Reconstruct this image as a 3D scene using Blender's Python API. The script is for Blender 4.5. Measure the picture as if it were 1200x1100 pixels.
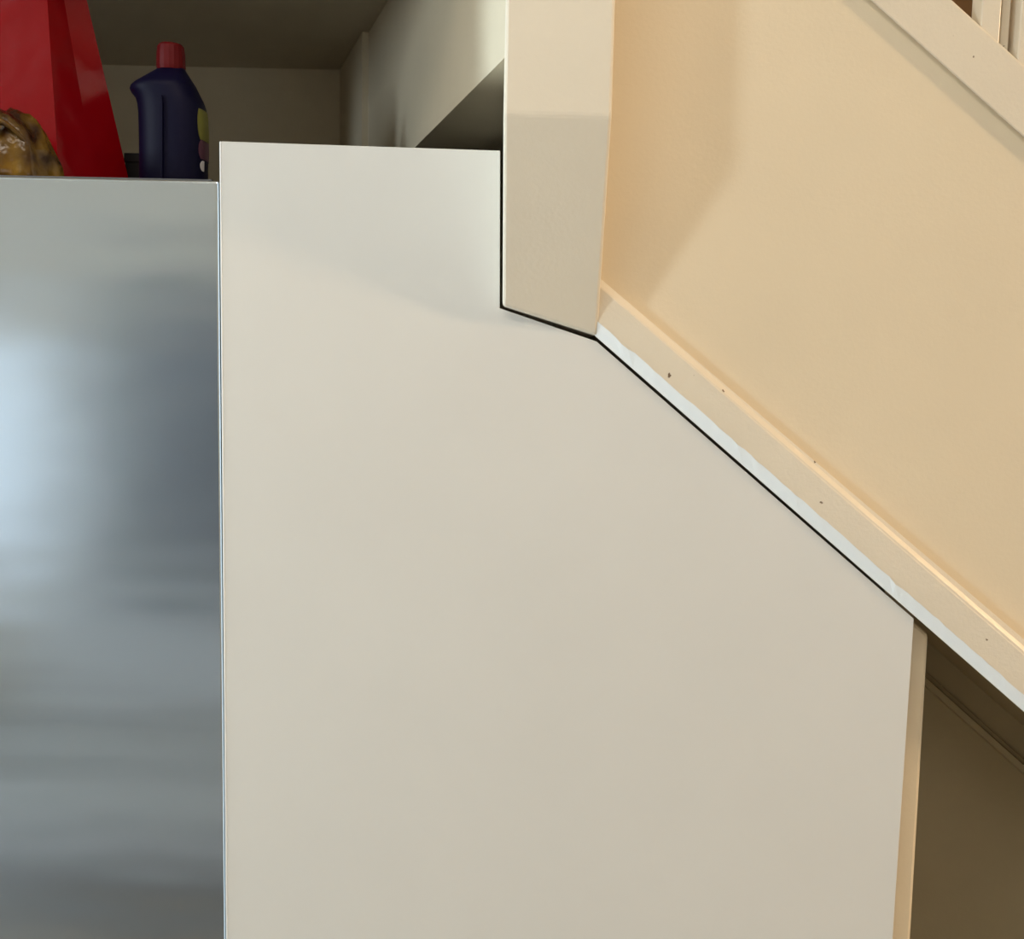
import bpy, bmesh, math, random
from mathutils import Vector, Matrix
random.seed(4)
S = bpy.context.scene
C = S.collection
for o in list(bpy.data.objects): bpy.data.objects.remove(o)

# ------------------------------------------------------------ camera
F = 1200.0
CAM = Vector((0, -1.2, 1.55))
p, r = math.radians(6.0), math.radians(1.2)
fw = Vector((0, math.cos(p), -math.sin(p)))
up0 = Vector((0, math.sin(p), math.cos(p))); rt0 = Vector((1, 0, 0))
rt = math.cos(r)*rt0 + math.sin(r)*up0
up = -math.sin(r)*rt0 + math.cos(r)*up0
cd = bpy.data.cameras.new('camera'); cam = bpy.data.objects.new('camera', cd); C.objects.link(cam)
M3 = Matrix((rt, up, -fw)).transposed()
cam.matrix_world = Matrix.Translation(CAM) @ M3.to_4x4()
cd.sensor_fit = 'HORIZONTAL'; cd.sensor_width = 36; cd.lens = F/1200*36; cd.clip_start = .01
S.camera = cam
S.view_settings.view_transform = 'Standard'; S.view_settings.look = 'None'
S.view_settings.gamma = 1; S.view_settings.use_curve_mapping = False
S.view_settings.exposure = -0.16

def ray(px, py): return fw + rt*((px-600)/F) + up*((550-py)/F)
def at(px, py, Y):            # point of the plane y = Y behind a photograph pixel
    d = ray(px, py); return CAM + d*((Y-CAM.y)/d.y)
def atz(px, py, Z):           # point of the level z = Z
    d = ray(px, py); return CAM + d*((Z-CAM.z)/d.z)

# ------------------------------------------------------------ light
w = bpy.data.worlds.new('world'); S.world = w; w.use_nodes = True
w.node_tree.nodes['Background'].inputs[0].default_value = (.7, .8, 1, 1)
w.node_tree.nodes['Background'].inputs[1].default_value = .05
def area(name, loc, target, sx, sy, power, col):
    l = bpy.data.lights.new(name, 'AREA'); l.shape = 'RECTANGLE'; l.size = sx; l.size_y = sy
    l.energy = power; l.color = col
    o = bpy.data.objects.new(name, l); C.objects.link(o); o.location = loc
    o.rotation_euler = (Vector(target)-Vector(loc)).to_track_quat('-Z', 'Y').to_euler()
    return o
COOL = (.80, .92, 1.0); WARM = (1.0, .70, .42)
area('window_daylight', (-3.25, -2.25, 2.50), (0, 0, 1.6), .30, .7, 54, COOL)
area('grazing_edge_fill', (-3.42, -.15, 1.50), (0, -.03, 1.45), .16, .9, 95, (.72, .89, 1.0))  # unseen lamp added to brighten the lower edge of the stair board
area('hall_lamp', (4.0, -.92, 2.78), (0, 0, 1.6), .22, .22, 98, WARM)
area('overhead_fill', (-.3, -1.1, 2.95), (-.3, -1.1, 0), .9, .5, 14, (1.0, .87, .73))  # added overhead fill for ambient light and contrast on the pillar
area('front_right_fill', (1.9, -3.4, 1.2), (.4, 0, 1.1), 1.4, 1.2, 11, (.94, .96, 1.0))  # added broad fill from front right, lifts the lower panel

# ------------------------------------------------------------ materials
def new_mat(name):
    m = bpy.data.materials.new(name); m.use_nodes = True
    return m, m.node_tree, m.node_tree.nodes['Principled BSDF']
def paint(name, col, rough=.5, var=.03, bump=.05, scale=220, specks=False, mottle=6.0, spec=.5):
    m, nt, b = new_mat(name); N = nt.nodes; L = nt.links
    tc = N.new('ShaderNodeTexCoord')
    n1 = N.new('ShaderNodeTexNoise'); n1.inputs['Scale'].default_value = mottle; n1.inputs['Detail'].default_value = 4
    L.new(tc.outputs['Object'], n1.inputs['Vector'])
    rp = N.new('ShaderNodeValToRGB'); e = rp.color_ramp.elements
    e[0].position = .3; e[1].position = .7
    e[0].color = tuple(c*(1-var) for c in col)+(1,); e[1].color = tuple(min(1, c*(1+var)) for c in col)+(1,)
    L.new(n1.outputs['Fac'], rp.inputs[0]); out = rp.outputs[0]
    if specks:                # small chips and dirt spots in the old paint
        v = N.new('ShaderNodeTexNoise'); v.inputs['Scale'].default_value = 55; v.inputs['Detail'].default_value = 3
        L.new(tc.outputs['Object'], v.inputs['Vector'])
        r2 = N.new('ShaderNodeValToRGB'); q = r2.color_ramp.elements
        q[0].position = .725; q[1].position = .74; q[0].color = (0, 0, 0, 1); q[1].color = (1, 1, 1, 1)
        L.new(v.outputs['Fac'], r2.inputs[0])
        mx = N.new('ShaderNodeMixRGB'); mx.inputs[2].default_value = (.18, .12, .07, 1)
        L.new(r2.outputs[0], mx.inputs[0]); L.new(out, mx.inputs[1]); out = mx.outputs[0]
    L.new(out, b.inputs['Base Color'])
    b.inputs['Roughness'].default_value = rough
    b.inputs['Specular IOR Level'].default_value = spec
    if bump:
        n2 = N.new('ShaderNodeTexNoise'); n2.inputs['Scale'].default_value = scale; n2.inputs['Detail'].default_value = 3
        L.new(tc.outputs['Object'], n2.inputs['Vector'])
        bp = N.new('ShaderNodeBump'); bp.inputs['Strength'].default_value = bump; bp.inputs['Distance'].default_value = .004
        L.new(n2.outputs['Fac'], bp.inputs['Height']); L.new(bp.outputs[0], b.inputs['Normal'])
    return m
M = {}
M['cream'] = paint('cream_wall_paint', (.78, .68, .505), .5, .02, .06)
M['pillar'] = paint('cream_pillar_paint', (.77, .71, .59), .5, .02, .08)
M['cream_trim'] = paint('cream_gloss_paint', (.78, .71, .58), .32, .02, .14, 260, specks=True)
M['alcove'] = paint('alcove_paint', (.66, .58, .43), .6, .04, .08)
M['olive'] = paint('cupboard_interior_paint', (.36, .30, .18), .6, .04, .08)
M['panel'] = paint('white_melamine', (.74, .745, .72), .36, .012, .015, 500)
M['edge'] = paint('white_edge_band', (.86, .87, .86), .25, .0, 0)
M['lit_edge'] = paint('painted_lit_edge', (.90, .93, .93), .22, .01, .06, 300)
M['room'] = paint('room_wall', (.62, .58, .50), .6, .05, 0)
M['floor'] = paint('floor_tile', (.36, .32, .26), .4, .25, 0, mottle=1.5)
M['worktop'] = paint('grey_bench', (.58, .60, .62), .5, .05, 0)
M['dark'] = paint('dark_cavity', (.02, .018, .015), .9, .1, 0)
M['wood'] = paint('brown_wood', (.30, .17, .07), .5, .2, .1)
M['rubber'] = paint('dark_gasket', (.10, .10, .10), .5, .05, 0)
M['fridge_side'] = paint('grey_fridge_side', (.22, .23, .25), .45, .02, 0)
M['base_unit'] = paint('charcoal_base_unit', (.09, .10, .12), .5, .1, 0)
M['black'] = paint('black_plastic', (.008, .008, .010), .4, .1, 0)
M['navy'] = paint('navy_plastic', (.0015, .001, .018), .50, .05, 0, spec=.15)
M['red_cap'] = paint('red_cap_plastic', (.11, .001, .003), .5, .05, 0, spec=.2)
M['yellow'] = paint('yellow_label', (.16, .15, .02), .5, .1, 0)
M['purple'] = paint('purple_label', (.09, .025, .05), .4, .1, 0)
M['white'] = paint('white_label', (.7, .66, .68), .4, .1, 0)

def steel():
    m, nt, b = new_mat('brushed_stainless_steel'); N = nt.nodes; L = nt.links
    b.inputs['Metallic'].default_value = 1; b.inputs['Base Color'].default_value = (.60, .65, .70, 1)
    b.inputs['Roughness'].default_value = .20
    tc = N.new('ShaderNodeTexCoord'); mp = N.new('ShaderNodeMapping'); mp.inputs['Scale'].default_value = (6, 6, 900)
    n = N.new('ShaderNodeTexNoise'); n.inputs['Scale'].default_value = 1; n.inputs['Detail'].default_value = 4
    L.new(tc.outputs['Object'], mp.inputs[0]); L.new(mp.outputs[0], n.inputs['Vector'])
    bp = N.new('ShaderNodeBump'); bp.inputs['Strength'].default_value = .02; bp.inputs['Distance'].default_value = .0006
    L.new(n.outputs['Fac'], bp.inputs['Height']); L.new(bp.outputs[0], b.inputs['Normal'])
    # gentle waves of the sheet metal bend the reflections
    mp2 = N.new('ShaderNodeMapping'); mp2.inputs['Scale'].default_value = (1.6, 1, 5)
    n2 = N.new('ShaderNodeTexNoise'); n2.inputs['Scale'].default_value = 1.3; n2.inputs['Detail'].default_value = 2
    L.new(tc.outputs['Object'], mp2.inputs[0]); L.new(mp2.outputs[0], n2.inputs['Vector'])
    bp2 = N.new('ShaderNodeBump'); bp2.inputs['Strength'].default_value = 1; bp2.inputs['Distance'].default_value = .0028
    L.new(n2.outputs['Fac'], bp2.inputs['Height']); L.new(bp.outputs[0], bp2.inputs['Normal']); L.new(bp2.outputs[0], b.inputs['Normal'])
    return m
M['steel'] = steel()
def glossy(name, col, rough, wr, ws, coat=0, trans=0):
    m, nt, b = new_mat(name); N = nt.nodes; L = nt.links
    b.inputs['Base Color'].default_value = col+(1,); b.inputs['Roughness'].default_value = rough
    b.inputs['Coat Weight'].default_value = coat; b.inputs['Specular IOR Level'].default_value = .25; b.inputs['Coat Roughness'].default_value = .05
    b.inputs['Transmission Weight'].default_value = trans
    tc = N.new('ShaderNodeTexCoord'); n = N.new('ShaderNodeTexNoise'); n.inputs['Scale'].default_value = ws
    L.new(tc.outputs['Object'], n.inputs['Vector'])
    bp = N.new('ShaderNodeBump'); bp.inputs['Strength'].default_value = wr; bp.inputs['Distance'].default_value = .02
    L.new(n.outputs['Fac'], bp.inputs['Height']); L.new(bp.outputs[0], b.inputs['Normal'])
    return m
M['red_bag'] = glossy('glossy_red_paper', (.25, .001, .004), .20, .4, 11, .15)
M['amber'] = glossy('amber_cellophane', (.36, .20, .02), .2, .35, 45, .4, .0)
_nt = M['amber'].node_tree; _b = _nt.nodes['Principled BSDF']
_n = _nt.nodes.new('ShaderNodeTexNoise'); _n.inputs['Scale'].default_value = 22
_tc = _nt.nodes.new('ShaderNodeTexCoord'); _r = _nt.nodes.new('ShaderNodeValToRGB')
_r.color_ramp.elements[0].position = .36; _r.color_ramp.elements[0].color = (.03, .008, .003, 1)
_r.color_ramp.elements[1].position = .62; _r.color_ramp.elements[1].color = (.24, .13, .015, 1)
_nt.links.new(_tc.outputs['Object'], _n.inputs['Vector']); _nt.links.new(_n.outputs['Fac'], _r.inputs[0]); _nt.links.new(_r.outputs[0], _b.inputs['Base Color'])
m, nt, b = new_mat('glowing_reflection_pane'); b.inputs['Base Color'].default_value = (.8, .9, 1, 1)
b.inputs['Emission Color'].default_value = (.72, .86, 1, 1); b.inputs['Emission Strength'].default_value = .95; M['pane'] = m

# ------------------------------------------------------------ mesh helpers
def obj(name, bm, mat, parent=None, bev=0, smooth=False, seg=2):
    bmesh.ops.recalc_face_normals(bm, faces=bm.faces)
    if bev: bmesh.ops.bevel(bm, geom=bm.edges[:], offset=bev, segments=seg, affect='EDGES', profile=.5)
    me = bpy.data.meshes.new(name); bm.to_mesh(me); bm.free(); me.materials.append(mat)
    if smooth: me.polygons.foreach_set('use_smooth', [True]*len(me.polygons))
    o = bpy.data.objects.new(name, me); C.objects.link(o); o.parent = parent
    return o
def hexa(pts):                # 8 points: 4 front ring, 4 back ring
    bm = bmesh.new(); loft(bm, [pts[:4], pts[4:]]); return bm
def loft(bm, rings, close=True):
    V = [[bm.verts.new(q) for q in R] for R in rings]; n = len(rings[0])
    for a, b_ in zip(V, V[1:]):
        for i in range(n): bm.faces.new((a[i], a[(i+1) % n], b_[(i+1) % n], b_[i]))
    if close: bm.faces.new(V[0][::-1]); bm.faces.new(V[-1])
    return bm
def box(x0, x1, y0, y1, z0, z1):
    return hexa([(x0, y0, z0), (x1, y0, z0), (x1, y0, z1), (x0, y0, z1), (x0, y1, z0), (x1, y1, z0), (x1, y1, z1), (x0, y1, z1)])
def prism(pts, y0, y1):       # (x, z) outline swept in depth
    bm = bmesh.new(); return loft(bm, [[(x, y0, z) for x, z in pts], [(x, y1, z) for x, z in pts]])
def XZ(px, py, Y): v = at(px, py, Y); return (v.x, v.z)
def struct(name, bm, mat, parent=None, bev=0):
    o = obj(name, bm, mat, parent, bev)
    if parent is None: o['kind'] = 'structure'
    return o
def thing(name, label, cat, loc=(0, 0, 0), group=None):
    o = bpy.data.objects.new(name, None); C.objects.link(o); o.location = loc
    o['label'] = label; o['category'] = cat
    if group: o['group'] = group
    bpy.context.view_layer.update()
    return o
def under(o, parent):         # keep world placement under a thing's Empty
    o.parent = parent; o.matrix_parent_inverse = Matrix.Translation(parent.location).inverted(); return o

# ------------------------------------------------------------ the setting
CEIL = 3.0
WALLY = .020                                    # stair side wall plane
TOPZ = at(405, 82, 1.05).z                      # ceiling of the fridge alcove
struct('floor', box(-3.5, 4.6, -3.6, 2.0, -.1, 0), M['floor'])
struct('ceiling', box(-3.5, 4.6, -3.6, 2.0, CEIL, CEIL+.1), M['room'])
struct('wall_rear', box(-3.5, 4.6, -3.7, -3.6, 0, CEIL), M['room'])
struct('wall_left', box(-3.6, -3.5, -3.6, 2.0, 0, CEIL), M['room'])
struct('wall_right', box(4.6, 4.7, -3.6, 2.0, 0, CEIL), M['room'])
struct('wall_stairwell', box(.35, 4.6, 1.4, 1.5, 0, CEIL), M['wood'])

# fridge alcove
XL = -1.17
struct('wall_back', box(XL, .6, 1.05, 1.15, 0, TOPZ), M['alcove'])
struct('wall_alcove_left', box(-3.5, XL, 0, 1.15, 0, CEIL), M['room'])
struct('ceiling_alcove', box(XL, .0, 0.0, 1.15, TOPZ, CEIL), M['alcove'])
a = at(405, 82, 1.05); b_ = atz(455, 0, TOPZ)
dirx = (b_.x-a.x)/(b_.y-a.y)                    # dx per dy along the slanting side wall
PXL = at(589, 300, 0).x                         # left side of the pillar
yend = a.y + (PXL-a.x)/dirx
print('alcove ceil', TOPZ, 'dirx', dirx, 'yend', yend, 'corner', a, b_)
yend = -.03
e = Vector((a.x+dirx*(yend-a.y), yend, 0))
d_ = (e-Vector((a.x, a.y, 0))).normalized(); nrm = Vector((-d_.y, d_.x, 0))
if nrm.x < 0: nrm = -nrm
BZ = 1.900                                      # bottom edge of the slanting bulkhead
def slab(p0, p1, off0, off1, z0, z1):
    a0, a1 = Vector((p0.x, p0.y, 0))+nrm*off0, Vector((p1.x, p1.y, 0))+nrm*off0
    c0, c1 = Vector((p0.x, p0.y, 0))+nrm*off1, Vector((p1.x, p1.y, 0))+nrm*off1
    q = lambda v, z: (v.x, v.y, z)
    return hexa([q(a0, z0), q(a1, z0), q(c1, z0), q(c0, z0), q(a0, z1), q(a1, z1), q(c1, z1), q(c0, z1)])
def onwall(px, py):
    d = ray(px, py); n = Vector((-d_.y, d_.x, 0)); return CAM + d*((Vector((a.x, a.y, 0))-CAM).dot(n)/d.dot(n))
k0, k1 = onwall(588, 71), onwall(487, 172)
BS = (k1.z-k0.z)/(k1.y-k0.y); bzf = lambda y: k0.z + BS*(y-k0.y)
foot = [(a.x, a.y), (e.x, e.y), (e.x+.06, e.y), (.09, .14), (.5, .14), (.5, a.y)]
struct('wall_alcove_right', loft(bmesh.new(), [[(x, y, bzf(y)) for x, y in foot], [(x, y, TOPZ) for x, y in foot]]), M['alcove'])
struct('wall_under_stairs', box(.5, .54, .14, a.y, 0, BZ), M['alcove'])
c1 = Vector(a)-Vector((d_.x, d_.y, 0))*-.0
struct('trim_corner', slab(a, Vector(a)+d_*.27, -.012, 0, 0, TOPZ), M['alcove'])

# pillar: straight above, its lower end slopes back to the plane of the panel
PY0, PY1 = -.082, -.002
tl, tr = at(590, 133, PY0), at(717, 136, PY0)
tt = CEIL
bl, br = at(589, 358, PY1), at(700, 394, PY1)
xl, xr = tl.x, tr.x
xl2, xr2 = (bl.x+xl)/2, br.x
bm = bmesh.new()
rings = []
BK = .34
rings.append([(xl, PY0, CEIL), (xr, PY0, CEIL), (xr, BK, CEIL), (xl, BK, CEIL)])
rings.append([(xl, PY0, tl.z), (xr, PY0, tr.z), (xr, BK, tr.z), (xl, BK, tl.z)])
KY = (PY1-PY0)/(tr.z-br.z)
bly = PY0+KY*(tl.z-bl.z)
rings.append([(at(589, 358, bly).x, bly, at(589, 358, bly).z), (xr2, PY1, br.z), (xr2, BK, br.z), (xl, BK, bl.z)])
loft(bm, rings)
struct('wall_pillar', bm, M['pillar'], bev=.0035)
print('pillar', xl, xr, bl, br, tl.z, tr.z)

# stair side wall between the two sloping boards
w1a, w1b = at(695, 319, WALLY), at(1200, 748, WALLY)
s1 = (w1b.z-w1a.z)/(w1b.x-w1a.x)
u1a, u1b = at(1005, 0, WALLY), at(1200, 178, WALLY)
s2 = (u1b.z-u1a.z)/(u1b.x-u1a.x)
print('slopes', s1, s2)
XR = 1.9
z1 = lambda x: w1a.z + s1*(x-w1a.x) - .01
z2 = lambda x: u1a.z + s2*(x-u1a.x) + .06
xa = xr-.03
xtop = u1a.x + (CEIL-.01-u1a.z)/s2
struct('wall_stair', prism([(xa, z1(xa)), (XR, z1(XR)), (XR, z2(XR)), (xa, z2(xa))], WALLY, .10), M['cream'])

def board(name, pts, xs, mat, bev=.0):
    """sloping board: pts = list of (line point, slope, y) giving its section, swept from x0 to x1"""
    bm = bmesh.new(); R = []
    for x in xs: R.append([(x, y, p0.z+s*(x-p0.x)) for p0, s, y in pts])
    loft(bm, R); return struct(name, bm, mat, bev=bev)
def line(px0, py0, px1, py1, Y):
    A, B = at(px0, py0, Y), at(px1, py1, Y); return A, (B.z-A.z)/(B.x-A.x), Y
YF = -.006
sec = [line(708, 330, 1200, 749, YF+.007), line(713, 343, 1200, 763, YF+.0008), line(716, 348, 1200, 768, YF), line(716, 388, 1200, 813, YF), line(715, 391, 1200, 816, YF+.0006),
       line(700, 396, 1200, 834, .0), line(700, 396, 1200, 834, .034), line(708, 330, 1200, 749, .06)]
X0 = xr2-.002
board('trim_1', sec, [X0, XR], M['cream_trim'])
# lower edge of the board: white coat, lifted to stand in for the light on it
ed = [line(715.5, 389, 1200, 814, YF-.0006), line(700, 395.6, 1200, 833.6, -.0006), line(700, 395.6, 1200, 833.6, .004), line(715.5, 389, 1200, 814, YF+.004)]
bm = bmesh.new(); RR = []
for k in range(161):                            # uneven line where the lit white meets cream
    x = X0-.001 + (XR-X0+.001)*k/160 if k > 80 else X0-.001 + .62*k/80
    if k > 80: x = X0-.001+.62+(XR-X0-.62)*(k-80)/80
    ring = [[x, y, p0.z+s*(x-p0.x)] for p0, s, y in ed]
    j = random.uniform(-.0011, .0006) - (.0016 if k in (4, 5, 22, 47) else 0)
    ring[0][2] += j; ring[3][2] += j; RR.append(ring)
loft(bm, RR); struct('trim_4', bm, M['lit_edge'])
# upper board under the balusters
UF = WALLY-.007
sec2 = [line(1020, 0, 1200, 161, UF), line(1115, 0, 1200, 77, UF), line(1115, 0, 1200, 77, UF+.055), line(1020, 0, 1200, 161, UF+.10)]
xb0 = sec2[0][0].x - (CEIL-sec2[0][0].z)/abs(sec2[0][1])*1.0
board('trim_2', sec2, [xb0, XR], M['cream_trim'], bev=.002)

# balusters on the upper board
T = thing('balustrade', 'cream painted stair balustrade of square balusters on sloping board at top right', 'balustrade', (at(1150, 0, 0).x, .01, at(1150, 30, 0).z))
A2, s_2, _ = sec2[1]
def baluster(px0, px1, y0, y1, name='baluster', mat='cream_trim'):
    x0, x1 = at(px0, 20, y0).x, at(px1, 20, y0).x
    zb = lambda x: A2.z+s_2*(x-A2.x)-.003
    bm = hexa([(x0, y0, zb(x0)), (x1, y0, zb(x1)), (x1, y0, zb(x0)+.9), (x0, y0, zb(x0)+.9),
               (x0, y1, zb(x0)), (x1, y1, zb(x1)), (x1, y1, zb(x0)+.9), (x0, y1, zb(x0)+.9)])
    return under(obj(name, bm, M[mat], bev=.0015), T)
baluster(1150, 1173, UF+.004, UF+.032)
baluster(1173.5, 1184, UF+.018, UF+.034, 'spacer')
baluster(1196, 1222, UF+.004, UF+.032)
baluster(1224, 1236, UF+.018, UF+.034, 'spacer')

# space under the stairs
soff = [line(700, 396, 1200, 834, .034)]
pA, sA, _ = soff[0]
bm = bmesh.new(); R = []
for x in (X0, XR):
    z = pA.z+sA*(x-pA.x)
    R.append([(x, .034, z+.012), (x, .034, z+.04), (x, 1.0, z+.04), (x, 1.0, z+.012)])
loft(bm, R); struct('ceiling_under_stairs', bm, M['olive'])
YB = .42
xq = at(1068, 900, .02).x
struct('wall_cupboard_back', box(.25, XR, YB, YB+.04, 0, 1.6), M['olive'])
m0 = line(1088, 797, 1200, 897, YB-.012)
bm = bmesh.new(); R = []
for x in (.3, XR):
    z = m0[0].z+m0[1]*(x-m0[0].x)
    R.append([(x, YB, z+.011), (x, YB-.006, z+.010), (x, YB-.008, z+.003), (x, YB-.014, z), (x, YB-.012, z-.012), (x, YB, z-.015)])
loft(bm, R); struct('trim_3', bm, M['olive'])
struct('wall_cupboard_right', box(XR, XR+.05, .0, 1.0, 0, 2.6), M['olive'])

# ------------------------------------------------------------ the scribed white panel
PY = 0.0
pts = [XZ(259.5, 165.5, PY), XZ(586, 176.5, PY), XZ(585.5, 361, PY), XZ(699, 400, PY), XZ(1071, 725, PY), XZ(1045.5, 1100, PY)]
xrp = (at(1071, 725, PY).x+at(1046, 1100, PY).x)/2
print('panel right', at(1071, 725, PY).x, at(1046, 1100, PY).x, 'left', at(259.5, 165, PY).x, at(267, 1100, PY).x)
lx = (at(259.5, 165, PY).x+at(267, 1100, PY).x)/2
x_t, x_b = at(1071, 725, PY).x, at(1046, 1100, PY).x
zb_ = at(1046, 1100, PY).z
xfloor = x_t + (x_b-x_t)*(at(1071, 725, PY).z-.1)/(at(1071, 725, PY).z-zb_)
xl_t, xl_b = at(259.5, 165, PY).x, at(267, 1100, PY).x
xlf = xl_t+(xl_b-xl_t)*(at(259.5, 165, PY).z-.1)/(at(259.5, 165, PY).z-zb_)
outline = pts[:5]+[(xfloor, .1), (xlf, .1)]
T = thing('cupboard_panel', 'tall white melamine panel cut to fit around the pillar and sloping stair board', 'panel', (0, .01, .1))
bm = prism(outline, PY, PY+.018)
under(obj('board', bm, M['panel'], bev=.0005), T)
under(obj('edge_band', prism([pts[0], (pts[0][0]-.0024, pts[0][1]), (xlf-.0024, .1), (xlf, .1)], PY-.0003, PY+.018), M['edge'], bev=.0010), T)
under(obj('plinth', box(xlf+.02, xfloor-.02, PY+.03, PY+.046, 0, .1), M['panel']), T)
# return strip behind the right edge
q0, q1, q2 = at(1060, 715, .03), at(1089, 744, .03), at(1068, 1100, .03)
xs_f = q1.x+(q2.x-q1.x)*(q1.z)/(q1.z-q2.z)
T2 = thing('filler_strip', 'narrow cream filler strip set back behind the white panel right edge', 'filler', (q1.x-.02, .04, 0))
under(obj('strip', prism([(q1.x-.05, q1.z+.042), (q1.x, q1.z), (xs_f, 0), (xs_f-.05, 0)], .03, .055), M['cream'], bev=.005), T2)

# ------------------------------------------------------------ refrigerator
FY = .012
ftop = (at(0, 207, FY).z+at(255, 211, FY).z)/2
fr = at(258.6, 500, FY).x
fl = fr-.70
T = thing('refrigerator', 'stainless steel refrigerator standing left of the white panel', 'refrigerator', ((fl+fr)/2, .35, 0))
d = obj('door', box(fl, fr, FY, FY+.055, .62, ftop), M['steel'], bev=.003, seg=3); under(d, T)
d2 = obj('freezer_door', box(fl, fr, FY, FY+.055, .06, .612), M['steel'], bev=.005, seg=3); under(d2, T)
under(obj('gasket', box(fl+.01, fr-.01, FY+.055, FY+.07, .06, ftop-.012), M['rubber']), T)
under(obj('cabinet', box(fl+.002, fr-.002, FY+.07, .70, .03, ftop-.006), M['fridge_side'], bev=.004), T)
under(obj('top_cap', box(fl+.003, fr-.010, FY+.006, FY+.05, ftop-.001, ftop+.0022), M['rubber']), T)
for sx in (fl+.06, fr-.06):
    for sy in (.10, .62):
        under(obj('foot', box(sx-.02, sx+.02, sy-.02, sy+.02, 0, .03), M['black'], bev=.003), T)

# ------------------------------------------------------------ things on the refrigerator
ZT = ftop-.0055+.006
def ellring(cx, cy, z, rx, ry, n=32, pw=2.0):
    out = []
    for i in range(n):
        t = 2*math.pi*i/n; c, s = math.cos(t), math.sin(t)
        out.append((cx+rx*math.copysign(abs(c)**(2/pw), c), cy+ry*math.copysign(abs(s)**(2/pw), s), z))
    return out
BYD = .24
# bottle: profile of left and right outline read from the photograph, rounded rectangle sections
prof = [(60, 82, 187, 216), (84, 0, 186, 217)]
T = thing('detergent_bottle', 'dark blue plastic bottle with red cap standing on the refrigerator', 'bottle', (at(202, 150, BYD).x, BYD, ZT))
rows = [(80, 187, 216), (84, 183, 218), (92, 172, 223), (100, 161, 228), (104, 156.5, 230), (108, 155, 232), (112, 157, 234), (118, 162, 237), (125, 164, 239.5),
        (135, 165, 241), (150, 165.5, 242), (180, 166, 242), (207, 166, 241.5)]
rings = []
for py, l, rr in rows:
    A, B = at(l, py, BYD), at(rr, py, BYD)
    dep = min(.036, .012+(py-80)*.0011)
    rings.append(ellring((A.x+B.x)/2, BYD, (A.z+B.z)/2, (B.x-A.x)/2, dep, 40, 2.6))
last = rings[-1]
rings.append([(x, y, ZT+.008) for x, y, z in last])
cx = sum(q[0] for q in last)/len(last)
rings.append([(cx+(x-cx)*.93, BYD+(y-BYD)*.93, ZT) for x, y, z in last])
bm = bmesh.new(); loft(bm, rings)
body = under(obj('body', bm, M['navy'], smooth=True), T)
# raised grip ridge and hollow of the moulded handle
gA, gB = at(187, 120, BYD-.036), at(193, 205, BYD-.036)
bm = bmesh.new(); R = []
for py in (112, 120, 150, 205, 240):
    c = at(190, py, BYD-.036); hw = .003 if py > 115 else .001
    R.append([(c.x-hw, BYD-.030, c.z), (c.x+hw, BYD-.030, c.z), (c.x+hw*.6, BYD-.041, c.z), (c.x-hw*.6, BYD-.041, c.z)])
loft(bm, R); g = under(obj('grip', bm, M['navy'], smooth=False), T); 
bm = bmesh.new(); R = []
n0, n1 = at(184, 82, BYD), at(217, 82, BYD)
cxx = (n0.x+n1.x)/2; rr_ = (n1.x-n0.x)/2
for dz, k in ((-.001, .96), (.004, 1.0), (.022, .97), (.030, .92), (.033, .80), (.034, .4)):
    R.append([(cxx+rr_*k*math.cos(2*math.pi*i/36)*(1-.02*(i % 2)), BYD+rr_*k*math.sin(2*math.pi*i/36)*(1-.02*(i % 2)), n0.z+dz) for i in range(36)])
loft(bm, R); under(obj('cap', bm, M['red_cap']), T)
# wrap label on the right side: yellow, purple, white patches as curved strips
def patch(name, py0, py1, mat, a0=-52, a1=25):
    R2 = []
    for k in range(9):
        py = py0+(py1-py0)*k/8
        inset = 14*(1-math.sin(math.pi*(k+.5)/9)**.4)
        q = [v for v in rows if v[0] <= py][-1]; nx = [v for v in rows if v[0] >= py][0]
        f = 0 if nx[0] == q[0] else (py-q[0])/(nx[0]-q[0])
        A, B = at(q[1]+(nx[1]-q[1])*f, py, BYD), at(q[2]+(nx[2]-q[2])*f, py, BYD)
        dep = min(.036, .012+(py-80)*.0011)
        def pt(t, off):
            c, sn = math.cos(t), math.sin(t); e_ = 2/2.6
            return ((A.x+B.x)/2+((B.x-A.x)/2+off)*math.copysign(abs(c)**e_, c), BYD+(dep+off)*math.copysign(abs(sn)**e_, sn), (A.z+B.z)/2)
        ts = [math.radians(a0+inset+(a1-a0-inset)*m/10) for m in range(11)]
        R2.append([pt(t, .0007) for t in ts]+[pt(t, -.001) for t in ts[::-1]])
    bm = bmesh.new(); loft(bm, R2); under(obj(name, bm, mat), T)
patch('label', 130, 166, M['yellow'], -32); patch('label', 166.5, 188, M['purple'], -30); patch('label', 190, 202, M['white'], -24, -10)

# red bag
RY = .16
T = thing('gift_bag', 'glossy red paper bag leaning on top of the refrigerator', 'bag', (at(20, 150, RY).x, RY, ZT))
def hz(px, py, Y): return at(px, py, Y)
def tov(px, py, Y): v = at(px, py, Y); return (v.x, v.y, v.z)
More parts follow.
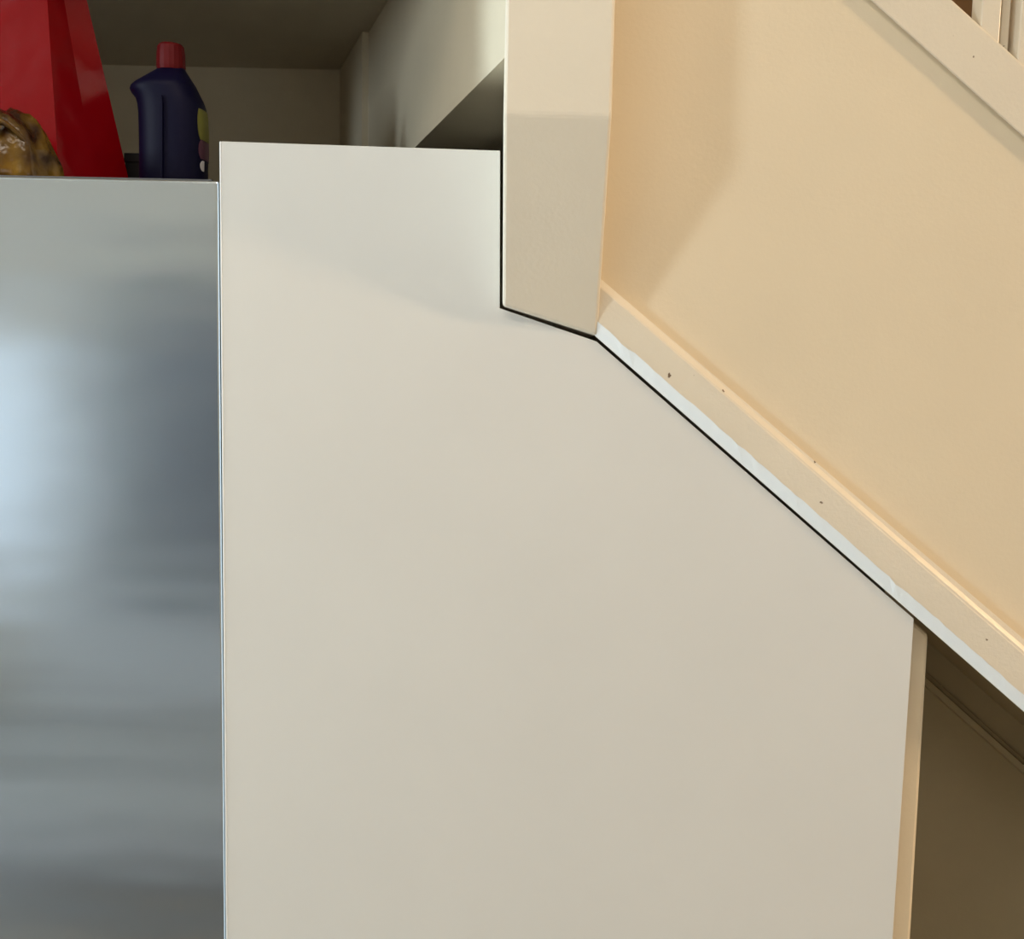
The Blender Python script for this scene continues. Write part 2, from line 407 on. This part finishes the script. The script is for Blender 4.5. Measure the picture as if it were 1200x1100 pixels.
# front face, right gusset; widths shrink upward
b0 = at(69, 207, RY); t0 = at(54, -20, RY+.01)
g0 = at(150, 207, RY+.10); g1 = at(97, -20, RY+.045)
ext = lambda P, Q, z: P+(Q-P)*((z-P.z)/(Q.z-P.z))
zt = 2.04
FB, FT = ext(b0, t0, ZT), ext(b0, t0, zt)
GB, GT = ext(g0, g1, ZT), ext(g0, g1, zt)
mid = [(FB.lerp(GB, .45)), (FT.lerp(GT, .45))]; mid[0].x += .012; mid[1].x -= .012; 
def lay(k):
    f, g = FB.lerp(FT, k), GB.lerp(GT, k); mm = f.lerp(g, .5)+Vector((-.010*k, .012*k, 0)); 
    return [Vector((f.x-.26, f.y+.004, f.z)), Vector((f.x-.13, f.y-.004, f.z)), f, f+Vector((.002, .004, 0)), mm, g, Vector((g.x-.3, g.y+.01, g.z))]
bm = bmesh.new(); loft(bm, [lay(k/10) for k in range(11)])
o = under(obj('bag_body', bm, M['red_bag'], smooth=True), T); o.data.set_sharp_from_angle(angle=math.radians(14))
for k, (hx) in enumerate((-.20, )):
    pass
hd = bmesh.new()
def tube(bm, path, rad, n=8):
    R = []
    for i, q in enumerate(path):
        tdir = (path[min(i+1, len(path)-1)]-path[max(i-1, 0)]).normalized()
        u = tdir.cross(Vector((0, 1, 0.01))).normalized(); v = tdir.cross(u)
        R.append([q+u*rad*math.cos(2*math.pi*j/n)+v*rad*math.sin(2*math.pi*j/n) for j in range(n)])
    loft(bm, R)
tube(hd, [Vector((FT.x-.13-.05*math.cos(math.pi*i/12), FT.y+.002, zt-.01+.06*math.sin(math.pi*i/12))) for i in range(13)], .003)
under(obj('bag_handle', hd, M['red_bag'], smooth=True), T)

# amber wrapped bundle in front of the bag
AY = .085
bm = bmesh.new()
ctr = at(8, 212, AY); rx = at(66, 200, AY).x-ctr.x
hgt = at(8, 130, AY).z-ZT
nn = 40; R = []
for k in range(13):
    t = k/12*math.pi/2*.98; zz = ZT+hgt*math.sin(t); cr = math.cos(t)**.8
    ring = []
    for i in range(nn):
        th = 2*math.pi*i/nn
        fold = 1+.07*math.sin(7*th+2*t)+.05*math.sin(13*th-3*t)
        ring.append((ctr.x+rx*cr*fold*math.cos(th), AY+.048*cr*fold*math.sin(th), zz+.004*math.sin(5*th+k)*(k > 0)*(k < 12)))
    R.append(ring)
loft(bm, R)
T = thing('amber_pouch', 'crumpled amber brown plastic bundle in front of the red bag', 'pouch', (ctr.x, AY, ZT))
under(obj('wrapping', bm, M['amber'], smooth=True), T)
bm = bmesh.new(); R = []
for k in range(9):
    t = k/8; q = Vector((ctr.x-.01+.055*t, AY-.046+.022*t*t, ZT+.012+hgt*.62*math.sin(math.pi*(.25+.6*t))))
    R.append([q+Vector((0, -.004, .004)), q+Vector((.002, -.006, 0)), q+Vector((0, -.002, -.004)), q+Vector((-.003, .004, 0))])
loft(bm, R); under(obj('fold', bm, M['amber'], smooth=True), T)

# small black box between bag and bottle
c0, c1 = at(146, 180, .30), at(172, 180, .30)
T = thing('small_box', 'small black box between the red bag and the blue bottle', 'box', ((c0.x+c1.x)/2, .33, ZT))
under(obj('carton', box(c0.x, c1.x, .30, .36, ZT, c0.z), M['black'], bev=.002), T)
under(obj('lid', box(c0.x-.001, c1.x+.001, .299, .361, c0.z-.012, c0.z+.001), M['black'], bev=.001), T)

# ------------------------------------------------------------ unseen objects added behind the camera to shape the reflections in the steel
W = struct('reflection_window', box(-3.15, -2.15, -3.6, -3.57, .45, 1.65), M['room'])
under(obj('pane', box(-3.10, -2.20, -3.575, -3.56, .5, 1.6), M['pane']), W)  # glowing pane added for the bright patch in the steel
T = thing('reflection_counter', 'unseen grey counter added along the rear wall for its reflection', 'counter', (-1.2, -3.3, 0))
under(obj('base', box(-2.1, -.2, -3.59, -3.05, 0, .46), M['worktop'], bev=.004), T)
under(obj('worktop', box(-2.1, -.2, -3.59, -3.0, .46, .50), M['worktop'], bev=.004), T)
T = thing('reflection_cabinet', 'unseen charcoal cabinet added on the rear bench for its dark reflection', 'cabinet', (-1.2, -3.3, .51))
under(obj('carcass', box(-1.85, -.3, -3.59, -3.28, .51, 1.9), M['base_unit'], bev=.004), T)
under(obj('door', box(-1.84, -1.09, -3.28, -3.262, .52, 1.89), M['base_unit'], bev=.004), T)
under(obj('door', box(-1.07, -.31, -3.28, -3.262, .52, 1.89), M['base_unit'], bev=.004), T)
T = thing('reflection_rug', 'unseen striped rug added on the floor for bands in the steel', 'rug', (-1.2, -2.3, 0))
for k, (y0, y1, mm) in enumerate(((-2.95, -2.4, 'black'), (-2.4, -2.15, 'edge'), (-2.15, -1.9, 'black'), (-1.9, -1.75, 'worktop'), (-1.75, -1.3, 'black'))):
    under(obj('stripe', box(-2.6, .2, y0, y1, .0, .012), M[mm]), T)
